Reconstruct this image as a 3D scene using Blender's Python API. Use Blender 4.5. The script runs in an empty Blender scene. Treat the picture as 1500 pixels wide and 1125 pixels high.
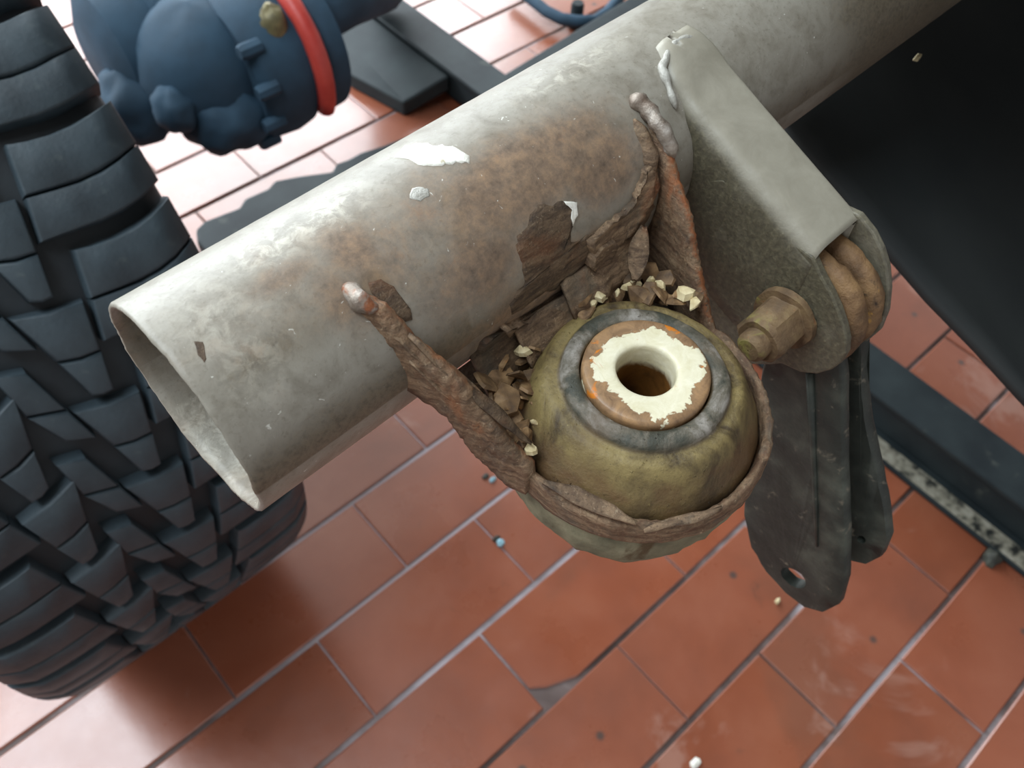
import bpy, bmesh, math, random
from mathutils import Vector, Matrix, noise as mnoise

C = bpy.context.scene.collection
SC = bpy.context.scene
PI = math.pi
# ------------------------------------------------------------------ camera
CAMH = 1.0
FPX = 1270.0
RW = Matrix(((0.7428195, -0.66761208, 0.05013276),
             (-0.52674371, -0.62901521, -0.57173502),
             (0.41323148, 0.39828881, -0.81890523)))      # world -> lens axes (right, down, forward)
EYE = Vector((0, 0, CAMH))
cd = bpy.data.cameras.new('camera')
cam = bpy.data.objects.new('camera', cd)
C.objects.link(cam)
rot = Matrix((RW[0], -Vector(RW[1]), -Vector(RW[2]))).transposed()
cam.matrix_world = Matrix.Translation(EYE) @ rot.to_4x4()
cd.sensor_width = 36.0
cd.lens = FPX / 1500 * 36
cd.clip_start = 0.01
cd.dof.use_dof = True
cd.dof.focus_distance = 0.232
cd.dof.aperture_fstop = 25.0
SC.camera = cam
# ------------------------------------------------------------------ light
SC.view_settings.view_transform = 'Standard'
SC.view_settings.look = 'None'
SC.view_settings.gamma = 1.0
SC.view_settings.use_curve_mapping = False
SC.view_settings.exposure = -0.15
w = bpy.data.worlds.new('world')
SC.world = w
w.use_nodes = True
w.node_tree.nodes['Background'].inputs[0].default_value = (0.97, 0.98, 1.0, 1)
w.node_tree.nodes['Background'].inputs[1].default_value = 0.72


def area(name, loc, target, sx, sy, power, col):
    ld = bpy.data.lights.new(name, 'AREA')
    ld.shape = 'RECTANGLE'
    ld.size, ld.size_y = sx, sy
    ld.energy = power
    ld.color = col
    o = bpy.data.objects.new(name, ld)
    C.objects.link(o)
    o.location = loc
    o.rotation_euler = (Vector(target) - Vector(loc)).to_track_quat('-Z', 'Y').to_euler()
    return o


# daylight through the open workshop door, behind and to the left
area('door_daylight', (0.7, 3.62, 1.75), (0.7, 0.0, 1.75), 5.6, 2.1, 385, (0.86, 0.94, 1.0))
area('skylight_fill', (-0.75, 1.1, 2.80), (-0.75, 1.1, 0.0), 0.9, 2.2, 85, (0.80, 0.92, 1.0))  # unseen overhead light, lengthened to brighten the tyre top and tube


# ------------------------------------------------------------------ geometry of the place
def ray(x, y):
    d = Vector(((x - 750) / FPX, (y - 562) / FPX, 1.0))
    return (RW.transposed() @ d).normalized()


def zp(px, py, z):
    d = ray(px, py)
    return EYE + d * ((z - CAMH) / d.z)


TR = 0.030
A0 = Vector((0, 0.12972534, CAMH - 0.17758108))
D = Vector((0.99939316, 0.03326505, 0.01033148)).normalized()
V = Vector((0, -1, 0))
V = (V - D * V.dot(D)).normalized()
W = V.cross(D).normalized()


def L(u, v, ww):
    return A0 + D * (u / 1000) + V * (v / 1000) + W * (ww / 1000)


def T(u, th, r=30.0):
    a = math.radians(th)
    return L(u, r * math.cos(a), r * math.sin(a))


def loc(p):
    q = p - A0
    return q.dot(D) * 1000, q.dot(V) * 1000, q.dot(W) * 1000


def ut(px, py):
    d = ray(px, py)
    o = EYE - A0
    wp = d - D * d.dot(D)
    op = o - D * o.dot(D)
    a = wp.dot(wp); b = 2 * wp.dot(op); c = op.dot(op) - TR * TR
    t = (-b - math.sqrt(max(0, b * b - 4 * a * c))) / (2 * a)
    u, v, ww = loc(EYE + d * t)
    return u, math.degrees(math.atan2(ww, v))


def up(px, py, u):
    d = ray(px, py)
    return EYE + d * (((A0 - EYE).dot(D) + u / 1000) / d.dot(D))


def vw(px, py, u):
    return loc(up(px, py, u))[1:]


def nz(p, s, o=0.0):
    return mnoise.noise(Vector((p[0] * s + o, p[1] * s - o * 1.7, p[2] * s + o * 0.6)))


def fb(p, s, o=0.0):
    return mnoise.fractal(Vector((p[0] * s + o, p[1] * s, p[2] * s - o)), 1.0, 2.0, 4)


# ------------------------------------------------------------------ object helpers
def empty(name, loc_, label, cat, group=None, m=None):
    o = bpy.data.objects.new(name, None)
    C.objects.link(o)
    o.empty_display_size = 0.02
    o.matrix_world = (m if m is not None else Matrix.Translation(Vector(loc_)))
    o['label'] = label; o['category'] = cat
    if group:
        o['group'] = group
    return o


def tag(o, label, cat, group=None):
    o['label'] = label; o['category'] = cat
    if group:
        o['group'] = group
    return o


def tubeframe(p):
    m = Matrix((D, -V, W)).transposed().to_4x4()
    m.translation = p
    return m


def mesh(name, verts, faces, m, smooth=True, base=None):
    """verts in world space; base = matrix of the owner"""
    me = bpy.data.meshes.new(name)
    if base is not None:
        inv = base.inverted()
        verts = [inv @ Vector(v) for v in verts]
    me.from_pydata([tuple(v) for v in verts], [], faces)
    me.materials.append(m)
    if smooth:
        me.polygons.foreach_set('use_smooth', [True] * len(me.polygons))
    me.update()
    return me


def obj(name, verts, faces, m, parent=None, smooth=True, at=None, sharp=None):
    base = None
    if parent is not None:
        base = world_of(parent)
    elif at is not None:
        base = at if isinstance(at, Matrix) else Matrix.Translation(Vector(at))
    me = mesh(name, verts, faces, m, smooth, base)
    bm = bmesh.new(); bm.from_mesh(me)
    bmesh.ops.recalc_face_normals(bm, faces=bm.faces)
    bm.to_mesh(me); bm.free()
    if smooth and sharp:
        me.set_sharp_from_angle(angle=math.radians(sharp))
    o = bpy.data.objects.new(name, me)
    C.objects.link(o)
    if parent is not None:
        o.parent = parent
    elif base is not None:
        o.matrix_world = base
    return o


def world_of(o):
    m = o.matrix_basis.copy()
    while o.parent is not None:
        o = o.parent
        m = o.matrix_basis @ m
    return m


def grid_faces(n, m, wrap_n=False, wrap_m=False, off=0):
    f = []
    for i in range(n if wrap_n else n - 1):
        for j in range(m if wrap_m else m - 1):
            a = i * m + j; b = i * m + (j + 1) % m
            c = ((i + 1) % n) * m + (j + 1) % m; d = ((i + 1) % n) * m + j
            f.append((a + off, b + off, c + off, d + off))
    return f


def lathe(profile, frame, n=96, a0=0.0, jit=0.0, closed=False, seed=0.0):
    """profile of (r, z) in metres; frame(r, ang, z) -> point"""
    verts = []
    m = len(profile)
    for i in range(n):
        a = a0 + 2 * PI * i / n
        for r, z in profile:
            p = frame(r, a, z)
            if jit:
                k = fb(p, 160, seed) * jit
                p = frame(r + k, a, z + k * 0.6)
            verts.append(p)
    return verts, grid_faces(n, m, True, closed)


def prism(outline, d):
    """outline: list of points (front face), d: offset vector to the back face"""
    n = len(outline)
    v = [Vector(p) for p in outline] + [Vector(p) + d for p in outline]
    f = [tuple(range(n)), tuple(range(2 * n - 1, n - 1, -1))]
    for i in range(n):
        j = (i + 1) % n
        f.append((i, j, n + j, n + i))
    return v, f


def bevel(o, w_, seg=2, ang=30):
    md = o.modifiers.new('bevel', 'BEVEL')
    md.width = w_; md.segments = seg; md.limit_method = 'ANGLE'; md.angle_limit = math.radians(ang)
    md.harden_normals = False
    return o


def box(x0, x1, y0, y1, z0, z1):
    v = [Vector((x, y, z)) for x in (x0, x1) for y in (y0, y1) for z in (z0, z1)]
    f = [(0, 1, 3, 2), (4, 6, 7, 5), (0, 4, 5, 1), (2, 3, 7, 6), (0, 2, 6, 4), (1, 5, 7, 3)]
    return v, f


def join(*parts):
    V_, F_ = [], []
    for v, f in parts:
        o = len(V_)
        V_ += list(v); F_ += [tuple(i + o for i in q) for q in f]
    return V_, F_


def tube_path(pts, r, n=10, jit=0.0, seed=0, rf=None):
    pts = [Vector(p) for p in pts]
    v, f = [], []
    up_ = Vector((0.3, 0.2, 0.93))
    for i, p in enumerate(pts):
        t = (pts[min(i + 1, len(pts) - 1)] - pts[max(i - 1, 0)]).normalized()
        a = t.cross(up_).normalized(); b = t.cross(a)
        rr = r * (rf(i / (len(pts) - 1)) if rf else 1)
        for k in range(n):
            an = 2 * PI * k / n
            q = rr * (1 + jit * nz(p + a * math.cos(an) * rr, 300, seed))
            v.append(p + a * math.cos(an) * q + b * math.sin(an) * q)
    m = len(pts)
    f = grid_faces(m, n, False, True)
    f += [tuple(range(n - 1, -1, -1)), tuple(range((m - 1) * n, m * n))]
    return v, f


# ------------------------------------------------------------------ materials
def lin(h):
    def c(x):
        x /= 255.0
        return x / 12.92 if x <= 0.04045 else ((x + 0.055) / 1.055) ** 2.4
    return tuple(c(v) for v in h) + (1.0,)


class NT:
    def __init__(s, name):
        s.m = bpy.data.materials.new(name)
        s.m.use_nodes = True
        s.t = s.m.node_tree
        s.b = s.t.nodes['Principled BSDF']
        s.co = s.t.nodes.new('ShaderNodeTexCoord')

    def n(s, t, **kw):
        nd = s.t.nodes.new(t)
        for k, v in kw.items():
            setattr(nd, k, v)
        return nd

    def l(s, a, b):
        s.t.links.new(a, b)

    def noise(s, scale, detail=6, rough=0.55, dist=0.0, vec=None):
        nd = s.n('ShaderNodeTexNoise')
        nd.inputs['Scale'].default_value = scale
        nd.inputs['Detail'].default_value = detail
        nd.inputs['Roughness'].default_value = rough
        nd.inputs['Distortion'].default_value = dist
        s.l(vec if vec is not None else s.co.outputs['Object'], nd.inputs['Vector'])
        return nd.outputs['Fac']

    def ramp(s, fac, stops, interp='LINEAR'):
        nd = s.n('ShaderNodeValToRGB')
        cr = nd.color_ramp
        cr.interpolation = interp
        while len(cr.elements) < len(stops):
            cr.elements.new(0.5)
        for e, (p, c) in zip(cr.elements, stops):
            e.position = p
            e.color = c if len(c) == 4 else tuple(c) + (1,)
        s.l(fac, nd.inputs[0])
        return nd.outputs['Color']

    def mask(s, fac, lo, hi):
        nd = s.n('ShaderNodeMapRange')
        nd.interpolation_type = 'SMOOTHSTEP'
        nd.inputs['From Min'].default_value = lo
        nd.inputs['From Max'].default_value = hi
        s.l(fac, nd.inputs['Value'])
        return nd.outputs['Result']

    def mix(s, fac, a, b):
        nd = s.n('ShaderNodeMix', data_type='RGBA')
        for sock, val in ((nd.inputs[0], fac), (nd.inputs[6], a), (nd.inputs[7], b)):
            if isinstance(val, (tuple, list)):
                sock.default_value = val if len(val) == 4 else tuple(val) + (1,)
            elif isinstance(val, (int, float)):
                sock.default_value = val
            else:
                s.l(val, sock)
        return nd.outputs[2]

    def math(s, op, a, b=0.0, clamp=False):
        nd = s.n('ShaderNodeMath', operation=op, use_clamp=clamp)
        for i, val in enumerate((a, b)):
            if isinstance(val, (int, float)):
                nd.inputs[i].default_value = val
            else:
                s.l(val, nd.inputs[i])
        return nd.outputs[0]

    def attr(s, name):
        nd = s.n('ShaderNodeAttribute', attribute_name=name)
        return nd.outputs['Fac']

    def bump(s, h, strength=0.5, dist=0.001):
        nd = s.n('ShaderNodeBump')
        nd.inputs['Strength'].default_value = strength
        nd.inputs['Distance'].default_value = dist
        s.l(h, nd.inputs['Height'])
        s.l(nd.outputs['Normal'], s.b.inputs['Normal'])

    def done(s, col, rough, metal=0.0, spec=0.5):
        for sock, val in ((s.b.inputs['Base Color'], col), (s.b.inputs['Roughness'], rough),
                          (s.b.inputs['Metallic'], metal), (s.b.inputs['Specular IOR Level'], spec)):
            if isinstance(val, (tuple, list)):
                sock.default_value = val if len(val) == 4 else tuple(val) + (1,)
            elif isinstance(val, (int, float)):
                sock.default_value = val
            else:
                s.l(val, sock)
        return s.m


def simple(name, stops, scale, rough=0.6, metal=0.0, bumpd=0.0006, bs=None, bstr=0.5, spots=(), spec=0.5, rand=0.0):
    k = NT(name)
    col = k.ramp(k.noise(scale), stops)
    for c, sc, lo, hi in spots:
        col = k.mix(k.mask(k.noise(sc, 8, 0.6, 0.4), lo, hi), col, c)
    if rand:
        oi = k.n('ShaderNodeObjectInfo')
        hv = k.n('ShaderNodeHueSaturation')
        k.l(k.math('ADD', k.math('MULTIPLY', oi.outputs['Random'], 2 * rand), 1 - rand), hv.inputs['Value'])
        k.l(col, hv.inputs['Color'])
        col = hv.outputs['Color']
    if bumpd:
        k.bump(k.noise(bs or scale * 3, 8, 0.65), bstr, bumpd)
    return k.done(col, rough, metal, spec)


# terracotta floor tiles
def mat_tile():
    k = NT('terracotta_tile')
    g = k.n('ShaderNodeNewGeometry').outputs['Position']
    oi = k.n('ShaderNodeObjectInfo').outputs['Random']
    base = k.ramp(k.noise(7, 5, 0.6, 0.3, g), [(0.25, lin((118, 64, 44))), (0.5, lin((146, 80, 55))), (0.75, lin((164, 100, 74)))])
    var = k.ramp(oi, [(0.0, lin((124, 72, 50))), (0.5, lin((150, 82, 56))), (1.0, lin((140, 88, 70)))])
    col = k.mix(0.4, base, var)
    col = k.mix(k.math('MULTIPLY', k.mask(k.noise(3.1, 4, 0.6, 0.5, g), 0.56, 0.70), 0.35), col, lin((100, 72, 58)))
    col = k.mix(k.math('MULTIPLY', k.mask(k.noise(24, 6, 0.7, 0.6, g), 0.62, 0.78), 0.45), col, lin((80, 62, 52)))
    vo = k.n('ShaderNodeTexVoronoi')
    vo.inputs['Scale'].default_value = 11
    k.l(g, vo.inputs['Vector'])
    col = k.mix(k.math('SUBTRACT', 1.0, k.mask(vo.outputs['Distance'], 0.03, 0.085)), col, lin((84, 70, 64)))
    col = k.mix(k.math('MULTIPLY', k.mask(k.noise(5.3, 5, 0.65, 0.8, g), 0.60, 0.72), 0.28), col, lin((196, 164, 150)))
    rough = k.ramp(k.noise(9, 5, 0.6, 0, g), [(0.3, (0.22,) * 3), (0.7, (0.42,) * 3)])
    k.bump(k.noise(60, 6, 0.6, 0, g), 0.25, 0.0012)
    k.b.inputs['Coat Weight'].default_value = 0.8
    k.b.inputs['Coat Roughness'].default_value = 0.22
    return k.done(col, rough, 0, 0.6)


def mat_grout():
    k = NT('pale_grout')
    g = k.n('ShaderNodeNewGeometry').outputs['Position']
    col = k.ramp(k.noise(2.6, 6, 0.65, 0.5, g), [(0.40, lin((66, 48, 42))), (0.52, lin((112, 96, 92))), (0.62, lin((176, 168, 172)))])
    dn = k.n('ShaderNodeVectorMath', operation='DISTANCE')
    k.l(g, dn.inputs[0]); dn.inputs[1].default_value = (0.24, 0.46, 0.0)
    wm = k.math('SUBTRACT', 1.0, k.mask(k.math('ADD', dn.outputs['Value'], k.math('MULTIPLY', k.noise(14, 4, 0.6, 0, g), 0.25)), 0.28, 0.46))
    col = k.mix(wm, col, lin((188, 180, 186)))
    k.bump(k.noise(140, 5, 0.6, 0, g), 0.4, 0.001)
    return k.done(col, 0.7)


def mat_tube():
    k = NT('weathered_grey_paint')
    fine = k.noise(700, 6, 0.7)
    med = k.noise(110, 8, 0.65, 0.5)
    big = k.noise(38, 6, 0.6, 0.4)
    base = k.ramp(med, [(0.28, lin((122, 115, 102))), (0.5, lin((144, 138, 126))), (0.75, lin((158, 153, 142)))])
    base = k.mix(k.math('MULTIPLY', k.mask(fine, 0.52, 0.70), 0.45), base, lin((104, 95, 80)))
    # dirt, plus shade painted at the far right end: olive and dark speckle
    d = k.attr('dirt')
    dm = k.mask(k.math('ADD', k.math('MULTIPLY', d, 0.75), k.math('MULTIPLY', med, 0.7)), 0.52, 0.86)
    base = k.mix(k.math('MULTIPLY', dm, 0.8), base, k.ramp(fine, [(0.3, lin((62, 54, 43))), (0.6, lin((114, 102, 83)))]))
    # pale scabby paint
    p = k.math('MULTIPLY', k.attr('pale'), k.mask(k.noise(230, 8, 0.7, 0.6), 0.42, 0.62))
    base = k.mix(k.math('MULTIPLY', p, 0.8), base, lin((205, 198, 182)))
    # rust stain
    r = k.attr('rust')
    rm = k.mask(k.math('ADD', r, k.math('MULTIPLY', k.math('SUBTRACT', big, 0.5), 0.9)), 0.12, 0.85)
    rc = k.ramp(k.noise(260, 9, 0.75, 0.15), [(0.3, lin((80, 62, 48))), (0.48, lin((122, 98, 78))), (0.62, lin((148, 118, 90))), (0.78, lin((164, 128, 94)))])
    base = k.mix(k.math('MULTIPLY', rm, 0.85), base, rc)
    # orange bloom
    om = k.math('MULTIPLY', k.mask(k.noise(55, 9, 0.75, 0.2), 0.56, 0.72), r)
    base = k.mix(k.math('MULTIPLY', om, 0.45), base, lin((170, 118, 76)))
    # small bright nicks
    nk = k.mask(k.noise(420, 3, 0.5, 1.2), 0.71, 0.76)
    base = k.mix(k.math('MULTIPLY', nk, 0.7), base, lin((222, 220, 210)))
    rough = k.math('ADD', k.math('MULTIPLY', r, 0.25), 0.40)
    h = k.math('ADD', k.math('MULTIPLY', fine, 0.35), k.math('MULTIPLY', med, 0.7))
    k.bump(h, 0.35, 0.0007)
    return k.done(base, rough, 0, 0.42)


def mat_bracket():
    k = NT('grey_painted_bracket')
    fine = k.noise(600, 7, 0.7)
    med = k.noise(90, 8, 0.65, 0.5)
    base = k.ramp(med, [(0.3, lin((138, 132, 117))), (0.7, lin((158, 152, 137)))])
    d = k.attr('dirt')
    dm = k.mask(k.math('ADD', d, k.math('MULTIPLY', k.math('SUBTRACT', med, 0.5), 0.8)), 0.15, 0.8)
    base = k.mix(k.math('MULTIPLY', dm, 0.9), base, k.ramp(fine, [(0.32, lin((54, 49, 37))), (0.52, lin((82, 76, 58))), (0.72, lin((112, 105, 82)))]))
    base = k.mix(k.math('MULTIPLY', k.mask(fine, 0.68, 0.74), k.math('ADD', d, 0.05, True)), base, lin((205, 196, 165)))
    h = k.math('ADD', k.math('MULTIPLY', fine, k.math('ADD', k.math('MULTIPLY', d, 0.9), 0.15)), k.math('MULTIPLY', med, 0.3))
    k.bump(h, 0.55, 0.0008)
    return k.done(base, 0.42, 0, 0.5)


def mat_rubber_bush():
    k = NT('olive_dusty_rubber')
    g = k.co.outputs['Object']
    sx = k.n('ShaderNodeSeparateXYZ'); k.l(g, sx.inputs[0])
    hz = k.math('MULTIPLY', sx.outputs['Z'], 1000.0)          # mm above the bush foot
    med = k.noise(70, 8, 0.65, 0.5)
    fine = k.noise(500, 7, 0.7)
    col = k.ramp(med, [(0.36, lin((66, 52, 34))), (0.5, lin((98, 80, 51))), (0.66, lin((124, 104, 66)))])
    # lighter yellow dust on the shoulder, browner on the flank
    band = k.attr('shoulder')
    col = k.mix(k.math('MULTIPLY', k.math('MULTIPLY', band, k.mask(med, 0.3, 0.6)), 0.7), col, lin((154, 136, 86)))
    fl = k.attr('flank')
    col = k.mix(k.math('MULTIPLY', k.math('MULTIPLY', fl, k.mask(k.noise(40, 6, 0.6, 0.3), 0.42, 0.62)), 0.7), col, lin((104, 74, 48)))
    rg = k.attr('ring')
    rc = k.ramp(k.noise(95, 7, 0.65, 0.4), [(0.40, lin((66, 66, 56))), (0.51, lin((106, 99, 86))), (0.62, lin((152, 145, 136)))])
    col = k.mix(rg, col, rc)
    col = k.mix(k.math('MULTIPLY', k.mask(fine, 0.66, 0.74), 0.5), col, lin((190, 172, 110)))
    grit = k.math('MULTIPLY', k.mask(k.noise(900, 4, 0.6), 0.6, 0.7), k.mask(k.noise(120, 5, 0.7), 0.52, 0.66))
    col = k.mix(k.math('MULTIPLY', k.mask(k.noise(1100, 5, 0.7), 0.54, 0.68), 0.4), col, lin((70, 58, 38)))
    col = k.mix(k.math('MULTIPLY', k.mask(k.noise(28, 5, 0.6, 0.5), 0.5, 0.66), 0.5), col, lin((92, 70, 46)))
    k.bump(k.math('ADD', k.math('MULTIPLY', fine, 0.5), k.math('ADD', med, k.math('MULTIPLY', grit, 1.5))), 0.75, 0.0010)
    return k.done(col, 0.5, 0, 0.45)


def mat_sleeve():
    k = NT('chipped_cream_paint_on_rust')
    r = k.attr('rad')
    n1 = k.noise(230, 8, 0.7, 0.6)
    n2 = k.noise(90, 6, 0.6, 0.4)
    e = k.math('ADD', r, k.math('ADD', k.math('MULTIPLY', k.math('SUBTRACT', n2, 0.5), 22.0), k.math('MULTIPLY', k.math('SUBTRACT', n1, 0.5), 5.0)))
    rustm = k.mask(e, 13.7, 14.3)
    cream = k.ramp(n1, [(0.3, lin((216, 206, 170))), (0.7, lin((240, 233, 208)))])
    rc = k.ramp(n1, [(0.3, lin((112, 84, 60))), (0.5, lin((148, 116, 84))), (0.68, lin((172, 134, 94)))])
    col = k.mix(rustm, cream, rc)
    og = k.math('MULTIPLY', k.mask(k.noise(170, 5, 0.6, 0.8), 0.62, 0.70), k.mask(r, 7.5, 10.0))
    col = k.mix(og, col, lin((206, 122, 38)))
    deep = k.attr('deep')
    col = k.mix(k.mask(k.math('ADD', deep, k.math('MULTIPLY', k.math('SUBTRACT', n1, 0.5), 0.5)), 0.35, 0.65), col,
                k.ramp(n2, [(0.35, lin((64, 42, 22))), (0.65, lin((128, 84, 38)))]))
    k.bump(k.math('ADD', n1, k.math('MULTIPLY', rustm, -0.5)), 0.35, 0.0006)
    return k.done(col, 0.4, 0, 0.45)


def mat_rust(name, dark=1.0, orange=0.6):
    k = NT(name)
    mp = k.n('ShaderNodeMapping')
    mp.inputs['Scale'].default_value = (1, 1, 4.5)
    k.l(k.co.outputs['Object'], mp.inputs[0])
    n1 = k.noise(110, 9, 0.68, 0.5, mp.outputs[0])
    n2 = k.noise(420, 8, 0.7, 0.3)
    n3 = k.noise(45, 6, 0.6, 0.5)
    c = lambda r, g, b: tuple(x * dark for x in lin((r, g, b))[:3])
    col = k.ramp(n1, [(0.28, c(58, 44, 36)), (0.45, c(112, 90, 70)), (0.58, c(146, 120, 94)), (0.76, c(178, 152, 120))])
    col = k.mix(k.math('MULTIPLY', k.mask(n2, 0.5, 0.68), 0.5), col, c(74, 54, 42))
    col = k.mix(k.math('MULTIPLY', k.mask(n3, 0.56, 0.72), orange), col, c(172, 96, 44))
    col = k.mix(k.math('MULTIPLY', k.mask(k.noise(210, 6, 0.7, 1.0), 0.66, 0.72), 0.55), col, c(188, 166, 138))
    n4 = k.noise(1300, 6, 0.75)
    col = k.mix(k.math('MULTIPLY', k.mask(n4, 0.52, 0.66), 0.55), col, c(52, 38, 30))
    col = k.mix(k.math('MULTIPLY', k.mask(k.noise(900, 5, 0.7, 0.4), 0.60, 0.68), 0.5), col, c(206, 182, 150))
    col = k.mix(k.math('MULTIPLY', k.mask(k.noise(60, 5, 0.6, 0.6), 0.54, 0.66), 0.45), col, c(96, 94, 84))
    oe = k.math('MULTIPLY', k.attr('orange'), k.mask(n2, 0.40, 0.58))
    col = k.mix(k.math('MULTIPLY', oe, 0.85), col, c(160, 92, 50))
    k.bump(k.math('ADD', k.math('MULTIPLY', n2, 0.8), k.math('ADD', k.math('MULTIPLY', n1, 0.7), k.math('MULTIPLY', n4, 0.4))), 0.7, 0.0011)
    return k.done(col, 0.58, 0, 0.4)


def mat_tyre():
    k = NT('dusty_black_rubber')
    oi = k.n('ShaderNodeObjectInfo').outputs['Random']
    n1 = k.noise(30, 6, 0.6)
    col = k.ramp(n1, [(0.3, lin((42, 51, 57))), (0.7, lin((60, 72, 79)))])
    col = k.mix(k.math('MULTIPLY', k.mask(k.noise(90, 7, 0.7, 0.4), 0.55, 0.75), 0.35), col, lin((86, 94, 92)))
    k.bump(k.noise(300, 6, 0.65), 0.35, 0.001)
    return k.done(col, 0.52, 0, 0.5)


M = {}
M['tile'] = mat_tile()
M['grout'] = mat_grout()
M['tube'] = mat_tube()
M['bracket'] = mat_bracket()
M['bush'] = mat_rubber_bush()
M['sleeve'] = mat_sleeve()
M['rust'] = mat_rust('flaking_rust')
M['rust_dark'] = mat_rust('dark_rust', 0.6, 0.3)
M['rust_bright'] = mat_rust('orange_rust', 1.05, 0.95)
M['tyre'] = mat_tyre()
M['carcass'] = simple('black_tyre_groove', [(0.3, lin((22, 27, 32))), (0.7, lin((34, 41, 46)))], 40, 0.6, 0, 0.0006)
M['lower'] = simple('grey_mud_crust', [(0.3, lin((96, 92, 72))), (0.5, lin((132, 126, 100))), (0.7, lin((160, 152, 124)))], 90, 0.75, 0, 0.001, 300, 0.6,
                    [(lin((92, 74, 48)), 60, 0.58, 0.7)])
M['link'] = simple('dark_oily_steel', [(0.3, lin((38, 42, 38))), (0.5, lin((54, 58, 52))), (0.72, lin((86, 90, 80)))], 60, 0.5, 0.15, 0.0007, 260, 0.5,
                   [(lin((124, 117, 102)), 150, 0.60, 0.74), (lin((40, 34, 30)), 35, 0.58, 0.7)])
M['nut'] = simple('rusted_nut', [(0.3, lin((76, 58, 40))), (0.5, lin((112, 88, 62))), (0.72, lin((140, 116, 80)))], 120, 0.65, 0.1, 0.0009, 350, 0.7,
                  [(lin((140, 130, 70)), 80, 0.56, 0.68), (lin((150, 86, 44)), 130, 0.6, 0.7)])
M['eye'] = simple('brown_perished_rubber', [(0.3, lin((74, 54, 36))), (0.5, lin((120, 90, 60))), (0.72, lin((156, 122, 82)))], 110, 0.6, 0, 0.0012, 260, 0.8,
                  [(lin((54, 40, 28)), 90, 0.58, 0.66), (lin((186, 140, 62)), 150, 0.64, 0.72)])
M['rail'] = simple('black_chassis_paint', [(0.3, lin((26, 34, 38))), (0.7, lin((46, 55, 57)))], 14, 0.6, 0, 0.0008, 90, 0.35,
                   [(lin((80, 84, 78)), 22, 0.62, 0.78)], spec=0.3)
M['scuff'] = simple('scuffed_bare_metal', [(0.35, lin((44, 46, 44))), (0.5, lin((150, 146, 130))), (0.7, lin((186, 182, 168)))], 60, 0.5, 0.2, 0.0006)
M['hub'] = simple('dark_blue_grey_casting', [(0.3, lin((30, 52, 68))), (0.7, lin((44, 72, 92)))], 18, 0.8, 0, 0.0012, 60, 0.4,
                  [(lin((72, 92, 98)), 14, 0.66, 0.78)])
M['red'] = simple('red_rubber_ring', [(0.3, lin((176, 52, 46))), (0.7, lin((205, 78, 66)))], 30, 0.45)
M['brass'] = simple('dull_brass', [(0.3, lin((78, 74, 58))), (0.7, lin((138, 126, 86)))], 60, 0.55, 0.2)
M['flap'] = simple('black_rubber_sheet', [(0.3, lin((42, 45, 46))), (0.7, lin((58, 60, 59)))], 9, 0.6, 0, 0.0006, 120, 0.3,
                   [(lin((46, 45, 42)), 8, 0.64, 0.8)], spec=0.25)
M['white'] = simple('white_paint_scab', [(0.3, lin((226, 220, 204))), (0.7, lin((248, 246, 238)))], 300, 0.5, 0, 0.0006, 700, 0.7,
                    [(lin((176, 164, 132)), 260, 0.62, 0.72)])
M['flake'] = simple('rust_flake_brown', [(0.3, lin((66, 48, 34))), (0.5, lin((120, 92, 62))), (0.72, lin((164, 132, 94)))], 260, 0.65, 0, 0.0006, 600, 0.6,
                    [(lin((176, 118, 56)), 120, 0.6, 0.7)], rand=0.35)
M['crumb'] = simple('cream_crumb', [(0.3, lin((190, 168, 122))), (0.6, lin((226, 210, 168))), (0.8, lin((240, 228, 196)))], 260, 0.6, 0, 0.0006, 700, 0.6,
                    [(lin((150, 112, 66)), 200, 0.58, 0.7)])
M['weld'] = simple('painted_weld', [(0.3, lin((150, 146, 136))), (0.7, lin((190, 187, 178)))], 200, 0.25, 0.1, 0.0008, 500, 0.7)
M['bare'] = simple('worn_bare_metal', [(0.3, lin((118, 100, 86))), (0.55, lin((158, 146, 134))), (0.8, lin((200, 192, 184)))], 200, 0.35, 0.4, 0.0008, 500, 0.7,
                   [(lin((150, 92, 60)), 150, 0.58, 0.68)])
M['blue'] = simple('pale_blue_fleck', [(0.3, lin((120, 168, 184))), (0.7, lin((176, 214, 226)))], 200, 0.5)
M['dirt'] = simple('dark_oily_lump', [(0.3, lin((40, 40, 36))), (0.7, lin((74, 76, 66)))], 90, 0.6, 0, 0.001, 300)

M['plaster'] = simple('pale_plaster', [(0.3, lin((176, 174, 168))), (0.7, lin((198, 196, 190)))], 4, 0.8, 0, 0.001, 60)
M['body'] = simple('dark_green_panel_paint', [(0.3, lin((30, 42, 36))), (0.7, lin((38, 52, 44)))], 3, 0.3, 0, 0)

# ------------------------------------------------------------------ floor
v, f = box(-4.0, 4.0, -3.2, 4.0, -0.06, -0.0032)
floor = obj('floor', v, f, M['grout'], smooth=False)
floor['kind'] = 'structure'


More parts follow.
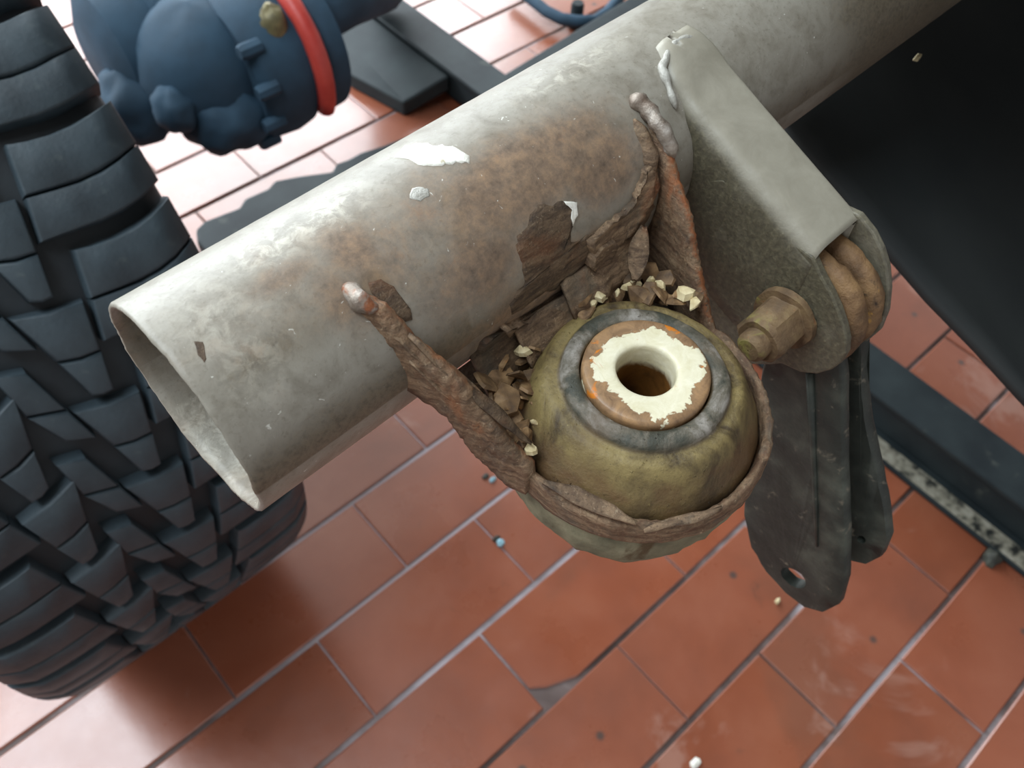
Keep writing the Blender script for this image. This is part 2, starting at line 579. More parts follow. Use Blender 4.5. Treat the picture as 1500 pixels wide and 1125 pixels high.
def tile_mesh(lx, ly, chip=None):
    h, b = 0.014, 0.0016
    def outline(i):
        x, y = lx / 2 - i, ly / 2 - i
        if chip:
            return [(-x + chip[0], -y), (x, -y), (x, y), (-x, y), (-x, -y + chip[1]), (-x + chip[0] * 0.3, -y + chip[1] * 0.55)]
        return [(-x, -y), (x, -y), (x, y), (-x, y)]
    o0, o1 = outline(0), outline(b)
    n = len(o0)
    vv = [(x, y, -h) for x, y in o0] + [(x, y, -b) for x, y in o0] + [(x, y, 0) for x, y in o1]
    ff = [tuple(range(2 * n, 3 * n))]
    for i in range(n):
        j = (i + 1) % n
        ff += [(i, j, n + j, n + i), (n + i, n + j, 2 * n + j, 2 * n + i)]
    me = bpy.data.meshes.new('tile')
    me.from_pydata(vv, [], ff)
    me.materials.append(M['tile'])
    me.update()
    return me


rowp, per = 0.1163, 0.2390
lines = 0.3650           # joint line between row 0 (y above) and row 1
tm = tile_mesh(per - 0.0022, rowp - 0.0060)
tm_chip = tile_mesh(per - 0.0022, rowp - 0.0060, (0.050, 0.026))
offs = {-1: 0.2248, 0: 0.2248, 1: 0.0897, 2: 0.2376, 3: 0.111, 4: 0.231, 5: 0.114}
rng = random.Random(4)
for row in range(-12, 9):
    yc = lines - (row - 0.5) * rowp
    o_ = offs.get(row, (0.2248 if row % 2 == 0 else 0.105) + rng.uniform(-0.006, 0.006)) if row != -1 else 0.108
    for kx in range(-4, 10):
        xc = o_ + (kx + 0.5) * per
        if not (-0.75 < xc < 2.0):
            continue
        if row <= -6 and xc < 0 or row >= 6 and xc < -0.2:
            continue
        is_chip = (row == 2 and abs(xc - (0.2376 + per / 2)) < 0.02)
        t = bpy.data.objects.new('tile', tm_chip if is_chip else tm)
        C.objects.link(t)
        t.parent = floor
        t.location = (xc + rng.uniform(-0.0006, 0.0006), yc + rng.uniform(-0.0005, 0.0005), rng.uniform(-0.0006, 0.0002))
        t.rotation_euler = (rng.uniform(-0.004, 0.004), rng.uniform(-0.002, 0.002), rng.uniform(-0.002, 0.002))

# unseen roof added to block overhead light, with a skylight, carried by four posts
v, f = join(box(-3.2, -1.25, -3.0, 3.75, 2.85, 3.0), box(-0.25, 3.8, -3.0, 3.75, 2.85, 3.0), box(-1.25, -0.25, -3.0, -0.05, 2.85, 3.0), box(-1.25, -0.25, 2.3, 3.75, 2.85, 3.0))
ce_ = obj('unseen_roof', v, f, M['plaster'], smooth=False)
ce_['kind'] = 'structure'
for i, (x, y) in enumerate([(x, y) for x in (-3.2, 3.65) for y in (-3.0, 3.6)]):
    v, f = box(x, x + 0.15, y, y + 0.15, -0.06, 2.85)
    o = obj('unseen_post_%d' % (i + 1), v, f, M['plaster'], smooth=False)
    o['kind'] = 'structure'

# ------------------------------------------------------------------ wheel with off-road tyre
WX, WY, WR = 0.0, 0.715, 0.381
wheel = empty('wheel', (WX, WY, 0), 'large upright off-road tyre with chunky black tread blocks standing on the red tiles', 'tyre')
wc = Vector((WX, WY, WR))


def wframe(r, a, x):
    return wc + Vector((x, r * math.cos(a), r * math.sin(a)))


prof = [(0.200, -0.085), (0.205, -0.100), (0.240, -0.122), (0.285, -0.133), (0.325, -0.131), (0.350, -0.124), (0.3625, -0.108), (0.3665, -0.07), (0.3685, 0.0),
        (0.3665, 0.07), (0.3625, 0.108), (0.350, 0.124), (0.325, 0.131), (0.285, 0.133), (0.240, 0.122), (0.205, 0.100), (0.200, 0.085)]
v, f = lathe(prof, wframe, 128)
obj('carcass', v, f, M['carcass'], wheel)
rimp = [(0.03, 0.02), (0.14, 0.02), (0.17, 0.045), (0.185, 0.05), (0.187, 0.09), (0.207, 0.094), (0.207, 0.100), (0.200, 0.104), (0.190, 0.100), (0.180, 0.055),
        (0.180, -0.055), (0.190, -0.100), (0.200, -0.104), (0.207, -0.100), (0.207, -0.094), (0.180, -0.09), (0.165, 0.03), (0.03, 0.012)]
v, f = lathe(rimp, wframe, 64, closed=True)
obj('rim', v, f, M['rail'], wheel)


def crown(x):          # tread surface radius over the width
    ax = abs(x)
    return 0.3795 - 0.35 * ax * ax - (0.0 if ax < 0.105 else 3.0 * (ax - 0.105) ** 1.5)


def block_mesh(polys, depth=0.013, taper=0.0016):
    """polys: outlines of (x, s) where s is arc length at the tread; each becomes a tapered lug with rounded top edge"""
    VV, FF = [], []
    for pl in polys:
        n = len(pl)
        cx = sum(p[0] for p in pl) / n; cs = sum(p[1] for p in pl) / n
        o = len(VV)
        for lev in range(4):
            for x, s in pl:
                dx, ds = x - cx, s - cs
                ln = math.hypot(dx, ds) or 1
                g = {0: taper, 1: 0.0, 2: -0.0008, 3: -0.0022}[lev]
                xx, ss = x + dx / ln * g, s + ds / ln * g
                r = crown(xx) - {0: depth + 0.004, 1: 0.0018, 2: 0.0006, 3: 0.0}[lev]
                if abs(xx) > 0.112 and lev == 0:
                    r -= 0.004
                a = ss / 0.378
                VV.append((xx, -r * math.cos(a), r * math.sin(a)))
        for lev in range(3):
            for i in range(n):
                j = (i + 1) % n
                FF.append((o + lev * n + i, o + lev * n + j, o + (lev + 1) * n + j, o + (lev + 1) * n + i))
        for i in range(n // 2 - 1):
            FF.append(tuple(o + 3 * n + q for q in (i, i + 1, n - 2 - i, n - 1 - i)))
    me = bpy.data.meshes.new('tread_block')
    me.from_pydata(VV, [], FF)
    bm = bmesh.new(); bm.from_mesh(me)
    bmesh.ops.recalc_face_normals(bm, faces=bm.faces)
    bm.to_mesh(me); bm.free()
    me.materials.append(M['tyre'])
    me.polygons.foreach_set('use_smooth', [True] * len(me.polygons))
    me.set_sharp_from_angle(angle=math.radians(50))
    return me


NP = 36
pit = 2 * PI * 0.378 / NP          # about 66 mm


def sm(x):      # smile shaped curve of the shoulder lugs
    t = (x - 0.088) / 0.036
    return 0.0065 * t * t


def shoulder(sg, s0, s1, x0, x1):
    xs = [None, 0.070, 0.083, 0.097, 0.110, 0.121, 0.1265]
    lo = [(sg * (x0 if x is None else x), s0 + sm(x or 0.06)) for x in xs]
    hi = [(sg * (x1 if x is None else x), s1 + sm(x or 0.06)) for x in reversed(xs)]
    return lo + hi if sg > 0 else list(reversed(lo + hi))


gp = 0.0014
sh_r = block_mesh([shoulder(1, 0.0, 0.0245, 0.0470, 0.0535), shoulder(1, 0.0245 + gp, 0.0545, 0.0535, 0.0600)])
sh_l = block_mesh([shoulder(-1, 0.0, 0.0245, 0.0470, 0.0535), shoulder(-1, 0.0245 + gp, 0.0545, 0.0535, 0.0600)])


def quad(sg, xl0, xr0, xl1, xr1, s0, s1, k):
    pl = [(sg * xl0, s0 - k * xl0), (sg * (xl0 + xr0) / 2, s0 - k * (xl0 + xr0) / 2 - 0.0015), (sg * xr0, s0 - k * xr0),
          (sg * xr1, s1 - k * xr1), (sg * (xl1 + xr1) / 2, s1 - k * (xl1 + xr1) / 2 - 0.0015), (sg * xl1, s1 - k * xl1)]
    return pl if sg > 0 else list(reversed(pl))


def inner(sg):
    return block_mesh([quad(sg, 0.0245, 0.0370, 0.0190, 0.0425, 0, 0.026, 0.25), quad(sg, 0.0187, 0.0428, 0.0105, 0.0490, 0.026 + gp, 0.0590, 0.25)])


in_r, in_l = inner(1), inner(-1)
ce = block_mesh([[(-0.002, -0.004), (0.0135, -0.012), (0.0085, 0.013), (-0.0115, 0.021)],
                 [(-0.0118, 0.0225), (0.0082, 0.0145), (0.0015, 0.046), (-0.0145, 0.052)]])
for i in range(NP):
    for me, ph in ((sh_r, 0.0), (sh_l, 0.5), (in_r, 0.75), (in_l, 0.15), (ce, 0.45)):
        b = bpy.data.objects.new('tread_block', me)
        C.objects.link(b)
        b.parent = wheel
        b.location = (0, 0, WR)
        b.rotation_euler = (-(i + ph) * 2 * PI / NP, 0, 0)

# ------------------------------------------------------------------ black chassis rails lying behind
rail = empty('chassis_rail', (0.87, 0.6, 0), 'long black chassis rail with a scuffed bottom flange, on the floor behind the tube', 'rail')
HB = 0.067


def section(profile, axis, t0, t1, off):
    n = len(profile)
    vv = []
    for t in (t0, t1):
        for a, z in profile:
            vv.append(Vector((a + off, t, z)) if axis == 'y' else Vector((t, a + off, z)))
    ff = [tuple(range(n - 1, -1, -1)), tuple(range(n, 2 * n))]
    for i in range(n):
        j = (i + 1) % n
        ff.append((i, j, n + j, n + i))
    return vv, ff


v, f = section([(0.838, 0.008), (0.905, 0.008), (0.905, HB), (0.832, HB), (0.832, HB - 0.010), (0.838, HB - 0.012)], 'y', -0.75, 2.1, 0)
bevel(obj('rail_body', v, f, M['rail'], rail, smooth=False), 0.004, 3)
v, f = section([(0.800, 0.0), (0.910, 0.0), (0.910, 0.008), (0.800, 0.008)], 'y', -0.75, 0.62, 0)
o = bevel(obj('bottom_flange', v, f, M['rail'], rail, smooth=False), 0.002, 2)
v, f = section([(0.803, 0.0081), (0.828, 0.0081), (0.828, 0.0092), (0.803, 0.0092)], 'y', -0.55, 0.10, 0)
o = obj('scuff_strip', v, f, M['scuff'], rail, smooth=False)
o['label'] = 'pale scuffed strip along the flange'
v, f = prism([Vector((0.832, 1.02, 0.058)), Vector((0.745, 1.04, 0.03)), Vector((0.72, 1.16, 0.03)), Vector((0.72, 1.6, 0.03)), Vector((0.832, 1.9, 0.058))], Vector((0, 0, -0.030)))
bevel(obj('gusset_plate', v, f, M['rail'], rail, smooth=False), 0.004, 2)

cross = empty('cross_rail', (0.7, 0.95, 0), 'black notched cross rail lying on the tiles along the far side of the grey tube', 'rail')
pts = [(288, 352), (286, 335), (300, 322), (326, 312), (350, 303), (358, 290), (392, 275), (402, 263), (440, 256), (486, 250), (492, 238), (510, 232), (528, 222), (560, 212), (600, 196)]
top = [zp(px, py, 0.045) for px, py in pts]
bot = [Vector((p.x + 0.0, p.y - 0.13, 0.045)) for p in (top[-1], top[0])]
v, f = prism(top + bot, Vector((0, 0, -0.045)))
bevel(obj('notched_bar', v, f, M['rail'], cross, smooth=False), 0.005, 2)
p0, p1 = zp(738, 108, 0.05), zp(950, -22, 0.05)
v, f = prism([p0, p1, p1 + Vector((0, -0.07, 0)), p0 + Vector((0, -0.07, 0))], Vector((0, 0, -0.05)))
bevel(obj('plain_bar', v, f, M['rail'], cross, smooth=False), 0.004, 2)

hose = empty('hose_bracket', zp(840, 20, 0.0), 'black curved hose bracket with a small round bolt on the floor near the cross rail', 'bracket')
hp = [zp(px, py, z) for px, py, z in [(752, -22, 0.03), (778, -2, 0.03), (800, 16, 0.03), (822, 27, 0.03), (845, 31, 0.03), (872, 30, 0.03), (890, 18, 0.03), (905, 0, 0.03), (915, -20, 0.03)]]
v, f = tube_path(hp, 0.012, 8)
obj('strap', v, f, M['hub'], hose)
bp = zp(846, 10, 0.04)
v, f = lathe([(0.0005, 0.05), (0.011, 0.05), (0.013, 0.045), (0.013, 0.012), (0.016, 0.010), (0.016, 0.0), (0.0005, 0.0)], lambda r, a, z: Vector((bp.x + r * math.cos(a), bp.y + r * math.sin(a), z)), 16)
obj('bolt', v, f, M['rail'], hose, sharp=40)

# ------------------------------------------------------------------ axle hub behind the tyre
hubc = zp(330, 90, 0.30)
hub = empty('axle_hub', (hubc.x, hubc.y, 0), 'dark cast axle hub with a red seal ring, beside the tall tyre', 'axle hub')


def blob(c, rx, ry, rz, seed, jit=0.06, n=28, m=16, rm=None):
    vv, ff = [], []
    for i in range(n):
        for j in range(m + 1):
            a, b = 2 * PI * i / n, PI * j / m - PI / 2
            p = Vector((math.cos(b) * math.cos(a), math.cos(b) * math.sin(a), math.sin(b)))
            k = 1 + jit * mnoise.noise(p * 2.2 + Vector((seed, 0, 0)))
            q = Vector((p.x * rx, p.y * ry, p.z * rz)) * k
            if rm is not None:
                q = rm @ q
            vv.append(Vector(c) + q)
    return vv, grid_faces(n, m + 1, True, False)


RMX = Matrix.Rotation(0, 3, 'X')


def xl(cx, cy, cz, profile, n=48):
    return lathe(profile, lambda r, a, x: Vector((cx + x, cy + r * math.cos(a), cz + r * math.sin(a))), n)


HZ = 0.30
ca = zp(225, 62, HZ)
v, f = xl(ca.x, ca.y, ca.z, [(0.001, -0.075), (0.060, -0.075), (0.086, -0.062), (0.094, -0.03), (0.092, -0.01), (0.100, -0.004), (0.102, 0.03), (0.088, 0.04), (0.086, 0.10), (0.001, 0.10)])
obj('axle_housing', v, f, M['hub'], hub, sharp=40)
cb = zp(300, 100, HZ)
v, f = blob(cb, 0.088, 0.09, 0.092, 3.0)
obj('knuckle', v, f, M['hub'], hub)
cg = zp(256, 160, HZ)
v, f = blob(cg, 0.026, 0.030, 0.030, 5.0, 0.15)
obj('swivel_pin', v, f, M['hub'], hub)
cc = zp(384, 84, HZ)
v, f = xl(cc.x, cc.y, cc.z, [(0.001, -0.05), (0.085, -0.05), (0.095, -0.04), (0.099, 0.0), (0.095, 0.022), (0.001, 0.022)])
obj('brake_drum', v, f, M['hub'], hub, sharp=40)
rp = []
for i in range(10):
    a = math.radians(265 - i * 12)
    rp.append(Vector((cc.x + 0.030, cc.y + 0.1 * math.cos(a), cc.z + 0.1 * -math.sin(a))))
v, f = tube_path(rp, 0.012, 10)
o = obj('seal_strip', v, f, M['red'], hub); o['label'] = 'red rubber seal strip'
v, f = xl(cc.x, cc.y, cc.z, [(0.001, 0.044), (0.090, 0.044), (0.094, 0.052), (0.092, 0.075), (0.070, 0.085), (0.001, 0.085)])
obj('end_cover', v, f, M['hub'], hub, sharp=40)
cf = zp(402, 42, HZ + 0.07)
v, f = blob(cf, 0.018, 0.016, 0.03, 2.0, 0.3, 16, 10)
o = obj('brass_fitting', v, f, M['brass'], hub); o['label'] = 'dull brass pipe fitting'
m1 = Vector((cc.x + 0.08, cc.y + 0.02, HZ + 0.02))
v, f = tube_path([m1, m1 + Vector((0.10, 0.05, -0.03)), m1 + Vector((0.22, 0.14, -0.10)), Vector((0.87, m1.y + 0.30, 0.114))], 0.045, 16)
obj('trailing_arm', v, f, M['hub'], hub)
for i in range(7):
    a = PI * (0.75 + i * 0.17)
    c_ = Vector((cc.x - 0.05, cc.y + 0.094 * math.cos(a), cc.z + 0.094 * math.sin(a)))
    v, f = lathe([(0.0005, 0.010), (0.008, 0.010), (0.010, 0.006), (0.010, -0.018), (0.0005, -0.018)], lambda r, t, z: c_ + Vector((-z, r * math.cos(t), r * math.sin(t))), 8)
    obj('flange_bolt', v, f, M['hub'], hub, sharp=40)
v, f = blob(zp(335, 168, 0.27), 0.055, 0.05, 0.045, 9.0, 0.2)
obj('lower_boss', v, f, M['hub'], hub)
v, f = blob(zp(205, 150, 0.27), 0.05, 0.055, 0.05, 4.0, 0.2)
obj('axle_boss', v, f, M['hub'], hub)

# ------------------------------------------------------------------ black rubber sheet at the right
e = [zp(0, 0, 0)]
def at_d(px, py, d):
    return EYE + ray(px, py) * d
q0 = at_d(1309, 372, 0.40); q1 = at_d(1500, 584, 0.44); q2 = at_d(1330, 60, 0.46)
nrm = (q1 - q0).cross(q2 - q0).normalized()
if nrm.dot(EYE - q0) < 0:
    nrm = -nrm


def onplane(px, py):
    d = ray(px, py)
    return EYE + d * ((q0 - EYE).dot(nrm) / d.dot(nrm))


edge = [(1130, 165), (1180, 225), (1240, 295), (1309, 372), (1364, 438), (1430, 511), (1500, 584), (1570, 650)]
far = [(1560, -330), (1600, -260), (1640, -180), (1680, -100), (1720, 0), (1760, 120), (1780, 240), (1790, 330)]
vv = []
nn = 14
for i, (a, b) in enumerate(zip(edge, far)):
    for j in range(nn):
        t = j / (nn - 1)
        p = onplane(a[0] + (b[0] - a[0]) * t * 0.8, a[1] + (b[1] - a[1]) * t * 0.8)
        bow = 0.02 * math.sin(PI * t) + 0.003 * nz(p, 20, 4)
        vv.append(p - nrm * bow)
ff = grid_faces(len(edge), nn)
flap = obj('mud_flap', vv, ff, M['flap'], at=onplane(1400, 300))
tag(flap, 'large matt black rubber sheet hanging below the right end of the grey tube', 'rubber sheet')
md = flap.modifiers.new('solid', 'SOLIDIFY'); md.thickness = 0.005; md.offset = 0

# unseen dark panel added to shade the right end of the tube
v, f = join(box(0.29, 1.9, -0.35, 0.75, 0.90, 0.94), box(0.64, 0.67, -0.35, 0.7, 0.60, 0.90))
body = obj('shade_panel', v, f, M['body'], at=(1.0, 0.1, 0.7), smooth=False)
tag(body, 'unseen dark panel added to shade the right end of the grey tube', 'shade panel')
bevel(body, 0.006, 2)

# ------------------------------------------------------------------ grey chassis tube with its two brackets
cm = empty('chassis_crossmember', None, 'grey painted steel tube, rusty and open at its left end, with two welded brackets', 'chassis tube', m=tubeframe(L(120, 0, -30)))
us = [24.0 + i * 1.0 for i in range(0, 236)] + [262 + i * 8 for i in range(0, 44)]
NT_ = 200


def gs(u, th, cu, ct, su, st):
    d = (th - ct + 180) % 360 - 180
    return math.exp(-((u - cu) / su) ** 2 - (d / st) ** 2)


vv, A_r, A_d, A_p = [], [], [], []


def sst(x, a, b):
    t = max(0, min(1, (x - a) / (b - a)))
    return t * t * (3 - 2 * t)


for i, u in enumerate(us):
    for j in range(NT_):
        th = 360.0 * j / NT_
        p0_ = T(u, th, 30)
        n1 = fb(p0_, 90, 1.0)
        rust = max(gs(u, th, 122, 60, 36, 26), gs(u, th, 144, 42, 18, 24), 0.8 * gs(u, th, 72, 74, 9, 20), 0.7 * gs(u, th, 62, 58, 8, 26),
                   1.1 * gs(u, th, 120, -5, 36, 24), 0.75 * gs(u, th, 96, 35, 24, 30), 0.7 * gs(u, th, 55, 80, 12, 10), 0.55 * gs(u, th, 90, 66, 60, 34))
        dirt = sst(45 - ((th + 180) % 360 - 180), 0, 60) * (1.0 if u < 90 else 0.7) * (0 if th > 230 else 1) if th < 90 or th > 260 else 0.2
        dirt = max(dirt, 0.8 * gs(u, th, 71, 55, 5, 10), 0.9 * sst(u, 215, 300), 0.5 * gs(u, th, 45, 55, 25, 14))  # the term rising along u paints shade on the tube's far right end
        pale = max(gs(u, th, 72, 98, 12, 12), gs(u, th, 58, 97, 9, 10), 0.7 * gs(u, th, 158, 99, 18, 8), 0.5 * gs(u, th, 38, 70, 10, 30))
        lift = 0.18 * n1 * rust + 0.06 * n1
        if i == 0:
            lift -= 0.5
        uu = u
        if i < 3:
            uu = u + 0.5 * fb(p0_, 110, 7) + 0.14 * nz(p0_, 700, 3)
            if i == 1: uu -= 0.35
        vv.append(T(uu, th, 30 + lift))
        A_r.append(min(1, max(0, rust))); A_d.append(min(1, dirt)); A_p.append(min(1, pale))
n_out = len(vv)
ff = grid_faces(len(us), NT_, False, True)
# inside wall
us2 = [24, 27, 32, 40, 55, 80, 120, 200, 350, 606]
for i, u in enumerate(us2):
    for j in range(NT_):
        th = 360.0 * j / NT_
        p0_ = T(24 if i == 0 else u, th, 30)
        uu = 24.2 + 0.5 * fb(T(24, th, 30), 110, 7) if i == 0 else u
        vv.append(T(uu, th, 28.4 + 0.15 * fb(p0_, 120, 2)))
        A_r.append(0.25 + 0.3 * max(0, fb(p0_, 60, 9))); A_d.append(0.5 if (th < 200 or th > 340) else 0.1); A_p.append(0.5 if 230 < th < 330 else 0)
ff += [tuple(reversed(q)) for q in grid_faces(len(us2), NT_, False, True, n_out)]
for j in range(NT_):
    k = (j + 1) % NT_
    ff.append((j, n_out + j, n_out + k, k))
    a, b = (len(us) - 1) * NT_, n_out + (len(us2) - 1) * NT_
    ff.append((a + j, a + k, b + k, b + j))
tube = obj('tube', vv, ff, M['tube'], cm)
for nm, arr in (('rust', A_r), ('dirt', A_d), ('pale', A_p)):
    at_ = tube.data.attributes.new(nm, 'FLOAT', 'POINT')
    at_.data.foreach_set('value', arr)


def refine(outline, step, jit, seed, closed=True):
    r_ = random.Random(seed)
    out = []
    n = len(outline)
    for i in range(n):
        a, b = outline[i], outline[(i + 1) % n]
        k = max(1, int(math.hypot(b[0] - a[0], b[1] - a[1]) / step))
        for t in range(k):
            s = t / k
            out.append((a[0] + (b[0] - a[0]) * s + r_.uniform(-jit, jit), a[1] + (b[1] - a[1]) * s + r_.uniform(-jit, jit)))
    return out


def tube_patch(name, outline_px, lift, m, parent, seed=0, edge=1.0, jit=2.0, step=7, curl=0.0, label=None):
    ol = [ut(*p) for p in refine(outline_px, step, jit, seed)]
    cu = sum(p[0] for p in ol) / len(ol); ct = sum(p[1] for p in ol) / len(ol)
    vv = []
    sc = (1.0, 0.965, 0.8, 0.6, 0.4, 0.2, 0.02)
    for s in sc:
        for u, th in ol:
            uu, tt = cu + (u - cu) * s, ct + (th - ct) * s
            p = T(uu, tt, 30)
            lf = -0.35 if s == 1.0 else lift * (edge if s > 0.9 else 1.0) + 0.3 * lift * fb(p, 220, seed) + 0.12 * nz(p, 700, seed) + (curl * s * s if s > 0.5 else 0)
            vv.append(T(uu, tt, 30 + lf))
    n = len(ol)
    ff = grid_faces(len(sc), n, False, True)
    ff.append(tuple((len(sc) - 1) * n + i for i in range(n)))
    o = obj(name, vv, ff, m, parent)
    if label:
        o['label'] = label
    return o


tube_patch('paint_patch', [(578, 229), (592, 214), (618, 211), (640, 213), (668, 216), (690, 230), (690, 240), (668, 238), (640, 243), (612, 241), (600, 234)], 0.30, M['white'], cm, 1, jit=2.2, label='bare white patch on top of the tube')
tube_patch('paint_patch', [(598, 282), (612, 272), (628, 276), (630, 288), (615, 293), (600, 291)], 0.08, M['weld'], cm, 2, label='small pale round scar')
tube_patch('rust_patch', [(776, 312), (790, 296), (806, 300), (815, 293), (838, 294), (843, 312), (834, 335), (836, 352), (852, 350), (868, 340), (900, 345), (880, 378), (845, 402), (805, 425), (770, 448), (748, 462), (744, 446), (768, 415), (766, 395), (756, 368), (757, 345), (772, 332)],
           0.28, M['rust_dark'], cm, 3, jit=2.5, label='dark brown patch where the paint has peeled')
tube_patch('paint_curl', [(826, 293), (842, 296), (846, 314), (838, 330), (836, 318), (838, 304), (828, 299)], 0.6, M['white'], cm, 8, jit=1.2, step=5, label='curled white paint edge')
tube_patch('rust_patch', [(284, 500), (298, 500), (299, 510), (303, 525), (299, 531), (290, 520), (286, 508)], 0.08, M['rust_dark'], cm, 4, jit=1.0, step=5)
tube_patch('rust_patch', [(538, 412), (556, 406), (575, 420), (598, 445), (604, 470), (590, 470), (565, 448), (545, 432)], 0.25, M['rust_dark'], cm, 5, jit=2)
tube_patch('rust_scale', [(700, 500), (740, 478), (790, 452), (835, 425), (875, 392), (910, 350), (946, 285), (956, 292), (930, 352), (895, 400), (860, 428), (812, 446), (760, 478), (715, 520), (690, 530)], 1.1, M['rust_dark'], cm, 6, jit=2.5, step=8, curl=0.5)
tube_patch('rust_scale', [(858, 352), (890, 325), (925, 292), (945, 240), (955, 250), (948, 292), (920, 335), (882, 370), (866, 378)], 1.6, M['rust'], cm, 7, jit=2.5, step=7, curl=0.8)
tube_patch('rust_scale', [(855, 385), (868, 358), (888, 345), (893, 352), (880, 378), (862, 390)], 2.6, M['rust'], cm, 9, jit=1.5, step=6, curl=0.8)
tube_patch('rust_scale', [(730, 478), (760, 465), (800, 445), (842, 418), (838, 428), (800, 452), (765, 478), (738, 490)], 1.9, M['rust'], cm, 10, jit=1.6, step=7, curl=0.7)


# layered rust hanging below the tube between the arms
def strip(name, u0, u1, top_, bot_, th, m, seed, parent, rag=1.2):
    n, r_ = 46, 6
    front, back = [], []
    for i in range(n):
        t = i / (n - 1)
        u = u0 + (u1 - u0) * t
        for j in range(r_):
            s = j / (r_ - 1)
            v_ = top_[0] + (bot_[0] - top_[0]) * s
            w_ = top_[1] + (bot_[1] - top_[1]) * s
            p = L(u, v_, w_)
            k = fb(p, 120, seed) * 1.1
            rg = nz(Vector((u * 0.01, seed, 0)), 22, seed) * rag * (2 * s - 0.6)
            v2, w2 = v_ + k + rg * 0.4, w_ + rg - k * 0.3
            front.append(L(u, v2, w2)); back.append(L(u, v2 - th, w2 - th * 0.5))
    ff = grid_faces(n, r_) + [tuple(reversed(q)) for q in grid_faces(n, r_, off=n * r_)]
    N = n * r_
    bd = [i * r_ for i in range(n)] + [(n - 1) * r_ + j for j in range(1, r_)] + [i * r_ + r_ - 1 for i in range(n - 2, -1, -1)] + [j for j in range(r_ - 2, 0, -1)]
    for a, b in zip(bd, bd[1:] + bd[:1]):
        ff.append((a, b, N + b, N + a))
    return obj(name, front + back, ff, m, parent)


strip('rust_layer', 90, 148, (29.5, -8), (36.5, -20), 1.2, M['rust_dark'], 11, cm)
strip('rust_layer', 104, 150, (31.0, -7), (39.5, -17.5), 1.0, M['rust'], 12, cm, 1.8)
strip('rust_layer', 122, 152, (31.0, -2), (38.0, -12), 1.2, M['rust'], 13, cm, 2.2)

# rusty U-shaped bush bracket
BU, BV = 121.0, 64.0
opl, ipl = [], []
outer = [(158, 63), (160, 46), (164, 30), (164, 18), (85, 18), (86, 30), (87, 46), (87, 63)]
seg = [math.dist(p, q) for p, q in zip(outer, outer[1:])]
for i in range(41):
    s = i / 40 * sum(seg)
    for (p, q), l_ in zip(zip(outer, outer[1:]), seg):
        if s <= l_ + 1e-6:
            break
        s -= l_
    opl.append((p[0] + (q[0] - p[0]) * s / l_, p[1] + (q[1] - p[1]) * s / l_))
    a = -PI * i / 40
    ipl.append((BU + 33 * math.cos(a), BV + 33 * math.sin(a)))
vv = [L(u, v_, -30.5) for u, v_ in opl] + [L(u, v_, -30.5) for u, v_ in ipl] + [L(u, v_, -33.5) for u, v_ in opl] + [L(u, v_, -33.5) for u, v_ in ipl]
ff = grid_faces(2, 41) + [tuple(reversed(q)) for q in grid_faces(2, 41, off=82)]
obj('bracket_plate', vv, ff, M['rust_dark'], cm, smooth=False)
path = []
for i in range(26):
    t = i / 25
    path.append((65.0 + 19.0 * t, 16 + 44 * t, t, 'l'))
for i in range(1, 46):
    a = PI + (-PI) * i / 46 * 1.0
    path.append((BU + 36.8 * math.cos(a + 0.0) , BV + 36.8 * math.sin(a), 1.0, 'c'))
for i in range(26):
    t = 1 - i / 25
    path.append((167.0 - 9.2 * t, 16 + 44 * t, t, 'r'))


def wall_top(t, side):
    if side == 'c':
        return -23.5
    v_ = 16 + 44 * t
    pts_ = [(16, 26), (23, 24.0), (30, 16.0), (42, 5.0), (53, -12.5), (62, -22.5)]
    for (a, b), (c, d) in zip(pts_, pts_[1:]):
        if a <= v_ <= c:
            return b + (d - b) * (v_ - a) / (c - a)
    return -22.5


def wall_bot(t, side):
    if side == 'c':
        return -32.5
    v_ = 16 + 44 * t
    pts_ = [(16, 6), (28, -1), (38, -8.0), (46, -22.0), (55, -32), (62, -32.5)]
    if side == 'r':
        pts_ = [(16, -20), (30, -28), (62, -32.5)]
    for (a, b), (c, d) in zip(pts_, pts_[1:]):
        if a <= v_ <= c:
            return b + (d - b) * (v_ - a) / (c - a)
    return -32.5


